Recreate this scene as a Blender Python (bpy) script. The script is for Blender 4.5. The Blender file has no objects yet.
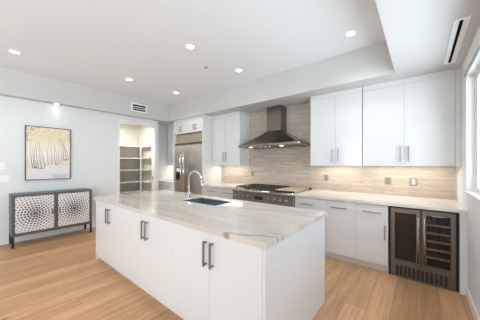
import bpy, bmesh, math, random
from mathutils import Vector, Matrix
random.seed(7)
SC = bpy.context.scene
COL = SC.collection
PI = math.pi

# ------------------------------------------------------------------ camera, world, exposure
CAM_F = 220.0                      # focal length in pixels of the 480 px frame
yaw = math.atan2(180.0, 220.0)
cd = bpy.data.cameras.new('camera'); cam = bpy.data.objects.new('camera', cd); COL.objects.link(cam)
cd.sensor_fit = 'HORIZONTAL'; cd.sensor_width = 36.0
cd.lens = 36.0 * CAM_F / 480.0
cd.shift_y = 4.0 / 480.0
cd.clip_start = 0.02
cam.location = (0, 0, 1.40)
cam.rotation_euler = (PI / 2, 0, yaw)
SC.camera = cam

w = bpy.data.worlds.new('daylight'); SC.world = w; w.use_nodes = True
wb = w.node_tree.nodes['Background']
wb.inputs['Strength'].default_value = 3.5
_n = w.node_tree                      # bright overcast sky; brighter lower half added to light the ceiling from below
_tc = _n.nodes.new('ShaderNodeTexCoord'); _sx = _n.nodes.new('ShaderNodeSeparateXYZ'); _n.links.new(_tc.outputs['Generated'], _sx.inputs[0])
_cr = _n.nodes.new('ShaderNodeMapRange'); _cr.inputs[1].default_value = -0.03; _cr.inputs[2].default_value = 0.03; _n.links.new(_sx.outputs[2], _cr.inputs[0])
_mx = _n.nodes.new('ShaderNodeMix'); _mx.data_type = 'RGBA'; _n.links.new(_cr.outputs[0], _mx.inputs[0])
_mx.inputs[6].default_value = (1.44, 1.66, 1.80, 1); _mx.inputs[7].default_value = (1.0, 1.10, 1.20, 1)
_n.links.new(_mx.outputs[2], wb.inputs['Color'])

vs = SC.view_settings
vs.view_transform = 'Standard'; vs.look = 'None'; vs.gamma = 1.0; vs.use_curve_mapping = False
vs.exposure = 0.69
SC.cycles.max_bounces = 10; SC.cycles.diffuse_bounces = 6; SC.cycles.glossy_bounces = 4

SPOT_W = 10.0
UNDER_W = 2.3
PANTRY_W = 15.0

def portal(name, loc, rot, sx, sy):
    l = bpy.data.lights.new(name, 'AREA'); l.shape = 'RECTANGLE'; l.size = sx; l.size_y = sy
    o = bpy.data.objects.new(name, l); COL.objects.link(o); o.location = loc; o.rotation_euler = rot
    l.cycles.is_portal = True
    return o
portal('daylight_opening', (-2.5, -4.5, 1.3), (PI / 2, 0, 0), 0.8, 2.6).rotation_euler = (-PI / 2 + PI, 0, 0)
portal('daylight_window', (0.53, 2.265, 1.733), (0, PI / 2, 0), 1.29, 2.35)

portal('daylight_added_opening', (0.53, -2.7, 1.225), (0, PI / 2, 0), 2.45, 3.2)

# ------------------------------------------------------------------ materials
def new_mat(name):
    m = bpy.data.materials.new(name); m.use_nodes = True
    nt = m.node_tree
    return m, nt, nt.nodes['Principled BSDF']

def mat(name, col, rough=0.5, metal=0.0, spec=0.5, noise=0.0, nscale=20.0, stretch=None, bump=0.0, coat=0.0):
    m, nt, b = new_mat(name)
    b.inputs['Roughness'].default_value = rough
    b.inputs['Metallic'].default_value = metal
    b.inputs['Specular IOR Level'].default_value = spec
    b.inputs['Coat Weight'].default_value = coat
    b.inputs['Coat Roughness'].default_value = 0.05
    tc = nt.nodes.new('ShaderNodeTexCoord')
    mp = nt.nodes.new('ShaderNodeMapping')
    if stretch: mp.inputs['Scale'].default_value = stretch
    nt.links.new(tc.outputs['Object'], mp.inputs['Vector'])
    n = nt.nodes.new('ShaderNodeTexNoise'); n.inputs['Scale'].default_value = nscale; n.inputs['Detail'].default_value = 4
    nt.links.new(mp.outputs['Vector'], n.inputs['Vector'])
    r = nt.nodes.new('ShaderNodeValToRGB')
    r.color_ramp.elements[0].position = 0.3; r.color_ramp.elements[1].position = 0.7
    r.color_ramp.elements[0].color = (*[c * (1 - noise) for c in col], 1)
    r.color_ramp.elements[1].color = (*[min(1, c * (1 + noise)) for c in col], 1)
    nt.links.new(n.outputs['Fac'], r.inputs['Fac'])
    nt.links.new(r.outputs['Color'], b.inputs['Base Color'])
    if bump:
        bp = nt.nodes.new('ShaderNodeBump'); bp.inputs['Strength'].default_value = bump; bp.inputs['Distance'].default_value = 0.002
        nt.links.new(n.outputs['Fac'], bp.inputs['Height']); nt.links.new(bp.outputs['Normal'], b.inputs['Normal'])
    return m

def emit(name, col, s):
    m, nt, b = new_mat(name)
    b.inputs['Base Color'].default_value = (*col, 1)
    b.inputs['Emission Color'].default_value = (*col, 1); b.inputs['Emission Strength'].default_value = s
    return m

def srgb(r, g, b):
    f = lambda c: (c / 255 / 12.92) if c / 255 <= 0.04045 else ((c / 255 + 0.055) / 1.055) ** 2.4
    return (f(r), f(g), f(b))

def M(nt, op, a, b=None, c=None):
    n = nt.nodes.new('ShaderNodeMath'); n.operation = op
    for i, v in enumerate((a, b, c)):
        if v is None: continue
        if isinstance(v, (int, float)): n.inputs[i].default_value = v
        else: nt.links.new(v, n.inputs[i])
    return n.outputs[0]

def mixc(nt, fac, a, b):
    n = nt.nodes.new('ShaderNodeMix'); n.data_type = 'RGBA'
    for s, v in (('Factor', fac), ('A', a), ('B', b)):
        inp = [i for i in n.inputs if i.name == s and (i.type == ('VALUE' if s == 'Factor' else 'RGBA'))][0]
        if isinstance(v, tuple): inp.default_value = (*v, 1)
        elif isinstance(v, (int, float)): inp.default_value = v
        else: nt.links.new(v, inp)
    return [o for o in n.outputs if o.type == 'RGBA'][0]

WALL = mat('wall_paint', (0.765, 0.79, 0.79), 0.6, noise=0.01, nscale=60, bump=0.05)
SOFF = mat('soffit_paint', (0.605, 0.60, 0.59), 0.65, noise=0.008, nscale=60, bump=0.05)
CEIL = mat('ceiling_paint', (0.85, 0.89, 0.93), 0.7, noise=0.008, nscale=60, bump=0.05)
TRIM = mat('trim_paint', (0.84, 0.83, 0.81), 0.4, noise=0.005)
WHITE = mat('white_lacquer', (0.745, 0.745, 0.745), 0.12, spec=0.5, noise=0.004, nscale=3)
WHITE_IN = mat('white_melamine', (0.78, 0.78, 0.78), 0.45, noise=0.01)
STEEL = mat('brushed_steel', (0.40, 0.375, 0.35), 0.27, 1.0, noise=0.06, nscale=6, stretch=(1, 1, 60))
STEEL_F = mat('refrigerator_steel', (0.62, 0.60, 0.575), 0.3, 1.0, noise=0.05, nscale=6, stretch=(1, 1, 60))
STEEL_C = mat('cooler_steel', (0.19, 0.172, 0.155), 0.28, 1.0, noise=0.05, nscale=6, stretch=(60, 1, 1))
STEEL_D = mat('hood_steel', (0.235, 0.205, 0.175), 0.2, 1.0, noise=0.06, nscale=6, stretch=(60, 60, 1))
STEEL_DK = mat('dark_steel', (0.16, 0.14, 0.125), 0.35, 1.0, noise=0.05)
CHROME = mat('chrome', (0.80, 0.79, 0.78), 0.08, 1.0, noise=0.01)
NICKEL = mat('satin_nickel', (0.36, 0.35, 0.34), 0.3, 1.0, noise=0.03)
GUNMETAL = mat('gunmetal', (0.26, 0.26, 0.27), 0.35, 1.0, noise=0.03)
BLACK = mat('black_metal', (0.016, 0.015, 0.015), 0.55, 0.0, noise=0.1)
IRON = mat('cast_iron', (0.022, 0.019, 0.018), 0.55, 0.0, noise=0.15, nscale=200, bump=0.3)
CHAR = mat('charcoal_wood', (0.105, 0.10, 0.098), 0.45, noise=0.15, nscale=12, stretch=(1, 1, 8))
SINKM = mat('sink_composite', (0.11, 0.15, 0.19), 0.22, spec=0.5, noise=0.1, nscale=150)
DARKGLASS = mat('dark_glass', (0.010, 0.009, 0.008), 0.06, spec=0.6, noise=0.1)
SHELFWOOD = mat('beech_wood', (0.78, 0.60, 0.42), 0.5, noise=0.12, nscale=10, stretch=(2, 20, 20))
PLATE = mat('white_plastic', (0.90, 0.90, 0.89), 0.35, noise=0.005)
PLATE_G = mat('taupe_plastic', (0.32, 0.275, 0.235), 0.35, 0.3, noise=0.02)
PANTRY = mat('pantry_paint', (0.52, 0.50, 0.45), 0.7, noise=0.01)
SHADEF = mat('shade_fabric', (0.80, 0.77, 0.72), 0.7, noise=0.02, nscale=200)
LENS = emit('lamp_lens', (1.0, 0.97, 0.92), 8.0)
STRIP = emit('undercabinet_lens', (1.0, 0.88, 0.70), 2.0)
BLUELED = emit('blue_display', (0.25, 0.45, 1.0), 1.2)

def glass_mat():
    m = bpy.data.materials.new('window_glass'); m.use_nodes = True; nt = m.node_tree
    for n in list(nt.nodes):
        if n.type != 'OUTPUT_MATERIAL': nt.nodes.remove(n)
    out = [n for n in nt.nodes if n.type == 'OUTPUT_MATERIAL'][0]
    t = nt.nodes.new('ShaderNodeBsdfTransparent'); g = nt.nodes.new('ShaderNodeBsdfGlossy'); g.inputs['Roughness'].default_value = 0.02
    t.inputs['Color'].default_value = (0.76, 0.775, 0.79, 1)
    lw = nt.nodes.new('ShaderNodeFresnel'); lw.inputs['IOR'].default_value = 1.06
    mx = nt.nodes.new('ShaderNodeMixShader')
    nt.links.new(lw.outputs[0], mx.inputs[0]); nt.links.new(t.outputs[0], mx.inputs[1]); nt.links.new(g.outputs[0], mx.inputs[2])
    nt.links.new(mx.outputs[0], out.inputs['Surface'])
    return m
GLASS = glass_mat()

def cooler_glass():
    m = bpy.data.materials.new('tinted_glass'); m.use_nodes = True; nt = m.node_tree
    for n in list(nt.nodes):
        if n.type != 'OUTPUT_MATERIAL': nt.nodes.remove(n)
    out = [n for n in nt.nodes if n.type == 'OUTPUT_MATERIAL'][0]
    t = nt.nodes.new('ShaderNodeBsdfTransparent'); g = nt.nodes.new('ShaderNodeBsdfGlossy'); g.inputs['Roughness'].default_value = 0.03
    t.inputs['Color'].default_value = (0.74, 0.72, 0.70, 1)
    lw = nt.nodes.new('ShaderNodeFresnel'); lw.inputs['IOR'].default_value = 1.45
    mx = nt.nodes.new('ShaderNodeMixShader')
    nt.links.new(lw.outputs[0], mx.inputs[0]); nt.links.new(t.outputs[0], mx.inputs[1]); nt.links.new(g.outputs[0], mx.inputs[2])
    nt.links.new(mx.outputs[0], out.inputs['Surface'])
    return m
TINT = cooler_glass()

def floor_mat():
    m, nt, b = new_mat('oak_floor')
    tc = nt.nodes.new('ShaderNodeTexCoord')
    mp = nt.nodes.new('ShaderNodeMapping'); mp.inputs['Rotation'].default_value = (0, 0, PI / 2); mp.inputs['Location'].default_value = (0.07, 0.03, 0)
    nt.links.new(tc.outputs['Object'], mp.inputs['Vector'])
    br = nt.nodes.new('ShaderNodeTexBrick')
    br.inputs['Scale'].default_value = 1.0; br.inputs['Brick Width'].default_value = 1.7; br.inputs['Row Height'].default_value = 0.185
    br.inputs['Mortar Size'].default_value = 0.0022; br.inputs['Mortar Smooth'].default_value = 0.2; br.offset = 0.37; br.offset_frequency = 3
    br.inputs['Color1'].default_value = (0.0, 0, 0, 1); br.inputs['Color2'].default_value = (1, 1, 1, 1); br.inputs['Mortar'].default_value = (0.3, 0.3, 0.3, 1)
    nt.links.new(mp.outputs['Vector'], br.inputs['Vector'])
    mp2 = nt.nodes.new('ShaderNodeMapping'); mp2.inputs['Scale'].default_value = (14, 1.0, 1)
    nt.links.new(tc.outputs['Object'], mp2.inputs['Vector'])
    off = nt.nodes.new('ShaderNodeVectorMath'); off.operation = 'MULTIPLY_ADD'
    off.inputs[1].default_value = (9, 17, 3)
    nt.links.new(br.outputs['Color'], off.inputs[0]); nt.links.new(mp2.outputs['Vector'], off.inputs[2])
    n = nt.nodes.new('ShaderNodeTexNoise'); n.inputs['Scale'].default_value = 1.6; n.inputs['Detail'].default_value = 7; n.inputs['Roughness'].default_value = 0.6; n.inputs['Distortion'].default_value = 0.7
    nt.links.new(off.outputs[0], n.inputs['Vector'])
    r = nt.nodes.new('ShaderNodeValToRGB'); e = r.color_ramp.elements
    e[0].position = 0.25; e[0].color = (*FLOOR_C[0], 1); e[1].position = 0.75; e[1].color = (*FLOOR_C[2], 1)
    k = e.new(0.5); k.color = (*FLOOR_C[1], 1)
    nt.links.new(n.outputs['Fac'], r.inputs['Fac'])
    sep = nt.nodes.new('ShaderNodeSeparateColor'); nt.links.new(br.outputs['Color'], sep.inputs[0])
    shade = M(nt, 'MULTIPLY_ADD', sep.outputs[0], 0.30, 0.85)
    hsv = nt.nodes.new('ShaderNodeHueSaturation'); nt.links.new(r.outputs['Color'], hsv.inputs['Color']); nt.links.new(shade, hsv.inputs['Value'])
    # knots
    vo = nt.nodes.new('ShaderNodeTexVoronoi'); vo.inputs['Scale'].default_value = 1.3
    mp3 = nt.nodes.new('ShaderNodeMapping'); mp3.inputs['Scale'].default_value = (1.6, 1.0, 1); nt.links.new(tc.outputs['Object'], mp3.inputs['Vector'])
    nt.links.new(mp3.outputs['Vector'], vo.inputs['Vector'])
    kn = nt.nodes.new('ShaderNodeMapRange'); kn.inputs[1].default_value = 0.015; kn.inputs[2].default_value = 0.05; kn.inputs[3].default_value = 0.7; kn.inputs[4].default_value = 0.0
    nt.links.new(vo.outputs['Distance'], kn.inputs[0])
    c1 = mixc(nt, kn.outputs[0], hsv.outputs['Color'], (0.13, 0.07, 0.035))
    seam = M(nt, 'MULTIPLY', br.outputs['Fac'], 0.6)
    c2 = mixc(nt, seam, c1, (0.12, 0.07, 0.035))
    nt.links.new(c2, b.inputs['Base Color'])
    b.inputs['Roughness'].default_value = 0.36; b.inputs['Specular IOR Level'].default_value = 0.4
    bp = nt.nodes.new('ShaderNodeBump'); bp.inputs['Strength'].default_value = 0.25; bp.inputs['Distance'].default_value = 0.002; bp.invert = True
    nt.links.new(br.outputs['Fac'], bp.inputs['Height']); nt.links.new(bp.outputs['Normal'], b.inputs['Normal'])
    return m
FLOOR_C = ((0.41, 0.215, 0.10), (0.55, 0.31, 0.155), (0.66, 0.40, 0.215))
FLOOR = floor_mat()

def tile_mat():
    m, nt, b = new_mat('stone_tile')
    tc = nt.nodes.new('ShaderNodeTexCoord'); s = nt.nodes.new('ShaderNodeSeparateXYZ'); nt.links.new(tc.outputs['Object'], s.inputs[0])
    cb = nt.nodes.new('ShaderNodeCombineXYZ'); nt.links.new(s.outputs[0], cb.inputs[0]); nt.links.new(s.outputs[2], cb.inputs[1])
    br = nt.nodes.new('ShaderNodeTexBrick'); br.offset = 0.43; br.offset_frequency = 2
    br.inputs['Scale'].default_value = 1.0; br.inputs['Brick Width'].default_value = 0.30; br.inputs['Row Height'].default_value = 0.036
    br.inputs['Mortar Size'].default_value = 0.0016; br.inputs['Mortar Smooth'].default_value = 0.3
    br.inputs['Color1'].default_value = (0, 0, 0, 1); br.inputs['Color2'].default_value = (1, 1, 1, 1); br.inputs['Mortar'].default_value = (0.4, 0.4, 0.4, 1)
    nt.links.new(cb.outputs[0], br.inputs['Vector'])
    sc = nt.nodes.new('ShaderNodeVectorMath'); sc.operation = 'MULTIPLY'; sc.inputs[1].default_value = (6, 60, 1); nt.links.new(cb.outputs[0], sc.inputs[0])
    of = nt.nodes.new('ShaderNodeVectorMath'); of.operation = 'MULTIPLY_ADD'; of.inputs[1].default_value = (11, 7, 5)
    nt.links.new(br.outputs['Color'], of.inputs[0]); nt.links.new(sc.outputs[0], of.inputs[2])
    n = nt.nodes.new('ShaderNodeTexNoise'); n.inputs['Scale'].default_value = 1.3; n.inputs['Detail'].default_value = 6; n.inputs['Distortion'].default_value = 0.4
    nt.links.new(of.outputs[0], n.inputs['Vector'])
    sp = nt.nodes.new('ShaderNodeSeparateColor'); nt.links.new(br.outputs['Color'], sp.inputs[0])
    f = M(nt, 'ADD', M(nt, 'MULTIPLY', sp.outputs[0], 0.22), M(nt, 'MULTIPLY_ADD', n.outputs['Fac'], 0.75, 0.12))
    r = nt.nodes.new('ShaderNodeValToRGB'); e = r.color_ramp.elements
    e[0].position = 0.2; e[0].color = (0.335, 0.27, 0.215, 1); e[1].position = 0.9; e[1].color = (0.66, 0.58, 0.50, 1)
    k = e.new(0.55); k.color = (0.48, 0.41, 0.345, 1)
    nt.links.new(f, r.inputs['Fac'])
    c = mixc(nt, M(nt, 'MULTIPLY', br.outputs['Fac'], 0.5), r.outputs['Color'], (0.30, 0.26, 0.22))
    nt.links.new(c, b.inputs['Base Color']); b.inputs['Roughness'].default_value = 0.32
    bp = nt.nodes.new('ShaderNodeBump'); bp.inputs['Strength'].default_value = 0.3; bp.inputs['Distance'].default_value = 0.002; bp.invert = True
    nt.links.new(br.outputs['Fac'], bp.inputs['Height']); nt.links.new(bp.outputs['Normal'], b.inputs['Normal'])
    return m
TILE = tile_mat()

def stone_mat(name, veins, org=(0, 0, 0), amt=0.5, base=None):
    """polished cream quartzite; veins = (px, py, dx, dy, length, width, strength, rgb) in world metres"""
    m, nt, b = new_mat(name)
    tc = nt.nodes.new('ShaderNodeTexCoord')
    ad = nt.nodes.new('ShaderNodeVectorMath'); ad.operation = 'ADD'; ad.inputs[1].default_value = org
    nt.links.new(tc.outputs['Object'], ad.inputs[0])
    n = nt.nodes.new('ShaderNodeTexNoise'); n.inputs['Scale'].default_value = 2.2; n.inputs['Detail'].default_value = 6; n.inputs['Distortion'].default_value = 0.8
    mpn = nt.nodes.new('ShaderNodeMapping'); mpn.inputs['Rotation'].default_value = (0, 0, -0.42); mpn.inputs['Scale'].default_value = (0.7, 2.6, 1)
    nt.links.new(ad.outputs[0], mpn.inputs['Vector']); nt.links.new(mpn.outputs[0], n.inputs['Vector'])
    r = nt.nodes.new('ShaderNodeValToRGB'); e = r.color_ramp.elements
    e[0].position = 0.3; e[0].color = (*(base or STONE_C)[0], 1); e[1].position = 0.72; e[1].color = (*(base or STONE_C)[1], 1)
    nt.links.new(n.outputs['Fac'], r.inputs['Fac']); col = r.outputs['Color']
    # soft cloud veins
    w2 = nt.nodes.new('ShaderNodeTexWave'); w2.inputs['Scale'].default_value = 0.9; w2.inputs['Distortion'].default_value = 9; w2.inputs['Detail'].default_value = 3; w2.inputs['Detail Scale'].default_value = 0.8; w2.bands_direction = 'Y'
    nt.links.new(mpn.outputs[0], w2.inputs['Vector'])
    mr = nt.nodes.new('ShaderNodeMapRange'); mr.inputs[1].default_value = 0.0; mr.inputs[2].default_value = 0.07; mr.inputs[3].default_value = amt; mr.inputs[4].default_value = 0
    nt.links.new(w2.outputs['Fac'], mr.inputs[0])
    col = mixc(nt, M(nt, 'MULTIPLY', mr.outputs[0], 0.4), col, (0.50, 0.44, 0.38))
    wn = nt.nodes.new('ShaderNodeTexNoise'); wn.inputs['Scale'].default_value = 3.5; wn.inputs['Detail'].default_value = 4
    nt.links.new(ad.outputs[0], wn.inputs['Vector'])
    for (px, py, dx, dy, L, wd, st, rgb) in veins:
        l = math.hypot(dx, dy); dx /= l; dy /= l
        dn = nt.nodes.new('ShaderNodeVectorMath'); dn.operation = 'DOT_PRODUCT'; dn.inputs[1].default_value = (-dy, dx, 0); nt.links.new(ad.outputs[0], dn.inputs[0])
        dt = nt.nodes.new('ShaderNodeVectorMath'); dt.operation = 'DOT_PRODUCT'; dt.inputs[1].default_value = (dx, dy, 0); nt.links.new(ad.outputs[0], dt.inputs[0])
        d = M(nt, 'SUBTRACT', dn.outputs['Value'], -px * dy + py * dx)
        d = M(nt, 'ADD', d, M(nt, 'MULTIPLY', M(nt, 'SUBTRACT', wn.outputs['Fac'], 0.5), 0.16))
        a = M(nt, 'ABSOLUTE', d)
        v = nt.nodes.new('ShaderNodeMapRange'); v.inputs[1].default_value = wd * 0.25; v.inputs[2].default_value = wd; v.inputs[3].default_value = st; v.inputs[4].default_value = 0
        nt.links.new(a, v.inputs[0])
        t = M(nt, 'ABSOLUTE', M(nt, 'SUBTRACT', dt.outputs['Value'], px * dx + py * dy))
        q = nt.nodes.new('ShaderNodeMapRange'); q.inputs[1].default_value = L * 0.4; q.inputs[2].default_value = L * 0.55; q.inputs[3].default_value = 1; q.inputs[4].default_value = 0
        nt.links.new(t, q.inputs[0])
        col = mixc(nt, M(nt, 'MULTIPLY', v.outputs[0], q.outputs[0]), col, rgb)
    nt.links.new(col, b.inputs['Base Color'])
    b.inputs['Roughness'].default_value = 0.09; b.inputs['Specular IOR Level'].default_value = 0.5
    return m
STONE_C = ((0.59, 0.53, 0.475), (0.72, 0.675, 0.62))

def inlay_mat(name, cy, cz):
    m, nt, b = new_mat(name)
    tc = nt.nodes.new('ShaderNodeTexCoord'); s = nt.nodes.new('ShaderNodeSeparateXYZ'); nt.links.new(tc.outputs['Object'], s.inputs[0])
    y = M(nt, 'SUBTRACT', s.outputs[1], cy); z = M(nt, 'SUBTRACT', s.outputs[2], cz)
    r = M(nt, 'SQRT', M(nt, 'ADD', M(nt, 'MULTIPLY', y, y), M(nt, 'MULTIPLY', z, z)))
    a = M(nt, 'DIVIDE', M(nt, 'ARCTAN2', z, y), 2 * PI)
    rr = M(nt, 'DIVIDE', r, 0.040)
    k = M(nt, 'FLOOR', rr); fr = M(nt, 'FRACT', rr)
    cnt = M(nt, 'MULTIPLY_ADD', k, 5.0, 5.0)
    ang = M(nt, 'FRACT', M(nt, 'ADD', M(nt, 'MULTIPLY', M(nt, 'ADD', a, 1.0), cnt), M(nt, 'MULTIPLY', k, 0.5)))
    size = M(nt, 'MAXIMUM', M(nt, 'MULTIPLY_ADD', r, -0.9, 0.44), 0.17)
    m1 = M(nt, 'LESS_THAN', M(nt, 'ABSOLUTE', M(nt, 'SUBTRACT', fr, 0.5)), size)
    m2 = M(nt, 'LESS_THAN', M(nt, 'ABSOLUTE', M(nt, 'SUBTRACT', ang, 0.5)), M(nt, 'ADD', size, 0.02))
    dark = M(nt, 'MULTIPLY', m1, m2)
    c = mixc(nt, dark, (0.74, 0.72, 0.70), (0.06, 0.055, 0.055))
    nt.links.new(c, b.inputs['Base Color']); b.inputs['Roughness'].default_value = 0.4
    return m

def canvas_mat():
    m, nt, b = new_mat('painted_canvas')
    tc = nt.nodes.new('ShaderNodeTexCoord'); s = nt.nodes.new('ShaderNodeSeparateXYZ'); nt.links.new(tc.outputs['Object'], s.inputs[0])
    u = M(nt, 'ADD', M(nt, 'DIVIDE', s.outputs[1], 0.66), 0.5); v = M(nt, 'DIVIDE', s.outputs[2], 0.98)
    n = nt.nodes.new('ShaderNodeTexNoise'); n.inputs['Scale'].default_value = 6; n.inputs['Detail'].default_value = 5; nt.links.new(tc.outputs['Object'], n.inputs['Vector'])
    nv = M(nt, 'ADD', v, M(nt, 'MULTIPLY', M(nt, 'SUBTRACT', n.outputs['Fac'], 0.5), 0.25))
    rp = nt.nodes.new('ShaderNodeValToRGB'); e = rp.color_ramp.elements
    e[0].position = 0.0; e[0].color = (0.74, 0.72, 0.72, 1); e[1].position = 1.0; e[1].color = (0.82, 0.76, 0.60, 1)
    for p, c in ((0.2, (0.80, 0.79, 0.78)), (0.3, (0.76, 0.71, 0.62)), (0.5, (0.87, 0.84, 0.78)), (0.68, (0.86, 0.80, 0.67)), (0.82, (0.82, 0.73, 0.52))):
        k = e.new(p); k.color = (*c, 1)
    nt.links.new(nv, rp.inputs['Fac']); col = rp.outputs['Color']
    vo = nt.nodes.new('ShaderNodeTexVoronoi'); vo.inputs['Scale'].default_value = 38; nt.links.new(tc.outputs['Object'], vo.inputs['Vector'])
    spot = M(nt, 'LESS_THAN', vo.outputs['Distance'], 0.42)
    sp = nt.nodes.new('ShaderNodeSeparateColor'); nt.links.new(vo.outputs['Color'], sp.inputs[0])
    # golden leaves: band along the top and down the right
    edge = M(nt, 'MAXIMUM', M(nt, 'MULTIPLY_ADD', v, 2.2, -1.5), M(nt, 'ADD', M(nt, 'MULTIPLY_ADD', u, 1.6, -1.25), M(nt, 'MULTIPLY_ADD', v, 0.9, -0.55)))
    lf = M(nt, 'MULTIPLY', spot, M(nt, 'LESS_THAN', sp.outputs[0], edge))
    gold = mixc(nt, sp.outputs[1], (0.75, 0.50, 0.14), (0.80, 0.66, 0.34))
    col = mixc(nt, M(nt, 'MULTIPLY', lf, 0.75), col, gold)
    red = M(nt, 'MULTIPLY', spot, M(nt, 'LESS_THAN', sp.outputs[2], M(nt, 'ADD', M(nt, 'MULTIPLY_ADD', u, -1.6, 0.45), M(nt, 'MULTIPLY_ADD', v, 2.0, -1.55))))
    col = mixc(nt, M(nt, 'MULTIPLY', red, 0.8), col, (0.50, 0.12, 0.13))
    vi = M(nt, 'MULTIPLY', M(nt, 'LESS_THAN', v, 0.10), M(nt, 'MULTIPLY', M(nt, 'GREATER_THAN', n.outputs['Fac'], 0.52), M(nt, 'GREATER_THAN', u, 0.5)))
    col = mixc(nt, M(nt, 'MULTIPLY', vi, 0.5), col, (0.55, 0.42, 0.60))
    nt.links.new(col, b.inputs['Base Color']); b.inputs['Roughness'].default_value = 0.6
    return m

# ------------------------------------------------------------------ geometry helpers
class MB:
    def __init__(s): s.bm = bmesh.new(); s.mi = 0; s.smooth = False
    def merge(s, t, smooth=None):
        sm = s.smooth if smooth is None else smooth
        for f in t.faces: f.material_index = s.mi; f.smooth = sm
        me = bpy.data.meshes.new('tmp'); t.to_mesh(me); t.free(); s.bm.from_mesh(me); bpy.data.meshes.remove(me)
        return s
    def box(s, x0, x1, y0, y1, z0, z1, b=0.0, seg=1):
        t = bmesh.new()
        bmesh.ops.create_cube(t, size=1.0, matrix=Matrix.Translation(((x0 + x1) / 2, (y0 + y1) / 2, (z0 + z1) / 2)) @ Matrix.Diagonal((abs(x1 - x0), abs(y1 - y0), abs(z1 - z0), 1)))
        if b: bmesh.ops.bevel(t, geom=list(t.edges), offset=b, segments=seg, affect='EDGES', profile=0.5)
        return s.merge(t)
    def tube(s, pts, r, n=10, cap=True):
        t = bmesh.new(); pts = [Vector(p) for p in pts]; rings = []
        up = None
        for i, p in enumerate(pts):
            d = (pts[min(i + 1, len(pts) - 1)] - pts[max(i - 1, 0)]).normalized()
            if up is None: up = d.orthogonal().normalized()
            up = (up - d * up.dot(d)).normalized(); sd = d.cross(up)
            rr = r[i] if isinstance(r, (list, tuple)) else r
            rings.append([t.verts.new(p + (up * math.cos(2 * PI * k / n) + sd * math.sin(2 * PI * k / n)) * rr) for k in range(n)])
        for a, c in zip(rings, rings[1:]):
            for k in range(n): t.faces.new((a[k], a[(k + 1) % n], c[(k + 1) % n], c[k]))
        if cap: t.faces.new(rings[0][::-1]); t.faces.new(rings[-1])
        bmesh.ops.recalc_face_normals(t, faces=list(t.faces))
        return s.merge(t, True)
    def lathe(s, prof, org, axis=(0, 0, 1), n=24, ring=False):
        """prof = [(radius, height along axis)]"""
        t = bmesh.new(); q = Vector((0, 0, 1)).rotation_difference(Vector(axis)); org = Vector(org); rings = []
        for (r, h) in prof:
            rings.append([t.verts.new(org + q @ Vector((max(r, 1e-4) * math.cos(2 * PI * k / n), max(r, 1e-4) * math.sin(2 * PI * k / n), h))) for k in range(n)])
        for a, c in zip(rings, rings[1:]):
            for k in range(n): t.faces.new((a[k], a[(k + 1) % n], c[(k + 1) % n], c[k]))
        if ring:
            for k in range(n): t.faces.new((rings[-1][k], rings[-1][(k + 1) % n], rings[0][(k + 1) % n], rings[0][k]))
        else: t.faces.new(rings[0][::-1]); t.faces.new(rings[-1])
        bmesh.ops.recalc_face_normals(t, faces=list(t.faces))
        return s.merge(t, False)
    def prism(s, poly, axis, a0, a1):
        """poly of 2-D points in the plane normal to axis ('x': (y,z), 'y': (x,z), 'z': (x,y))"""
        t = bmesh.new()
        mk = {'x': lambda p, a: (a, p[0], p[1]), 'y': lambda p, a: (p[0], a, p[1]), 'z': lambda p, a: (p[0], p[1], a)}[axis]
        A = [t.verts.new(mk(p, a0)) for p in poly]; B = [t.verts.new(mk(p, a1)) for p in poly]; n = len(poly)
        for k in range(n): t.faces.new((A[k], A[(k + 1) % n], B[(k + 1) % n], B[k]))
        t.faces.new(A[::-1]); t.faces.new(B)
        bmesh.ops.recalc_face_normals(t, faces=list(t.faces))
        return s.merge(t)
    def loft(s, rings, smooth=False):
        t = bmesh.new(); R = [[t.verts.new(p) for p in r] for r in rings]; n = len(R[0])
        for a, c in zip(R, R[1:]):
            for k in range(n): t.faces.new((a[k], a[(k + 1) % n], c[(k + 1) % n], c[k]))
        t.faces.new(R[0][::-1]); t.faces.new(R[-1])
        bmesh.ops.recalc_face_normals(t, faces=list(t.faces))
        return s.merge(t, smooth)

ORG = {}
def obj(name, mb, mats, parent=None, origin=None, label=None):
    """link as one mesh; vertices are given in world metres"""
    o_ = ORG[parent.name] if parent else Vector(origin or (0, 0, 0))
    bmesh.ops.translate(mb.bm, verts=list(mb.bm.verts), vec=-o_)
    me = bpy.data.meshes.new(name); mb.bm.to_mesh(me); mb.bm.free()
    o = bpy.data.objects.new(name, me); COL.objects.link(o)
    for m in (mats if isinstance(mats, (list, tuple)) else [mats]): me.materials.append(m)
    if parent: o.parent = parent
    else: o.location = o_
    ORG[o.name] = o_
    if label: o['label'] = label
    return o
def tag(o, label, cat, group=None):
    o['label'] = label; o['category'] = cat
    if group: o['group'] = group
    return o
def thing(name, label, cat, loc, group=None):
    o = bpy.data.objects.new(name, None); COL.objects.link(o); o.location = loc; o.empty_display_size = 0.1
    ORG[o.name] = Vector(loc)
    return tag(o, label, cat, group)
def struct(name, mb, m, parent=None):
    o = obj(name, mb, m, parent)
    if not parent: o['kind'] = 'structure'
    return o
def bx(*a, **k): return MB().box(*a, **k)

def handle(parent, c, axis, L, m, label=None, r=0.007, off=0.034):
    """bar pull on a front facing -Y; c = point on the face at the middle of the pull"""
    mb = MB(); x, y, z = c; h = L / 2
    if axis == 'z':
        mb.box(x - r, x + r, y - off - r, y - off + r, z - h, z + h, 0.002)
        for s in (-1, 1): mb.box(x - r * 0.9, x + r * 0.9, y - off + r, y, z + s * (h - 0.014) - r, z + s * (h - 0.014) + r)
    else:
        mb.box(x - h, x + h, y - off - r, y - off + r, z - r, z + r, 0.002)
        for s in (-1, 1): mb.box(x + s * (h - 0.014) - r, x + s * (h - 0.014) + r, y - off + r, y, z - r * 0.9, z + r * 0.9)
    return obj('handle', mb, m, parent, label=label)

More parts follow.
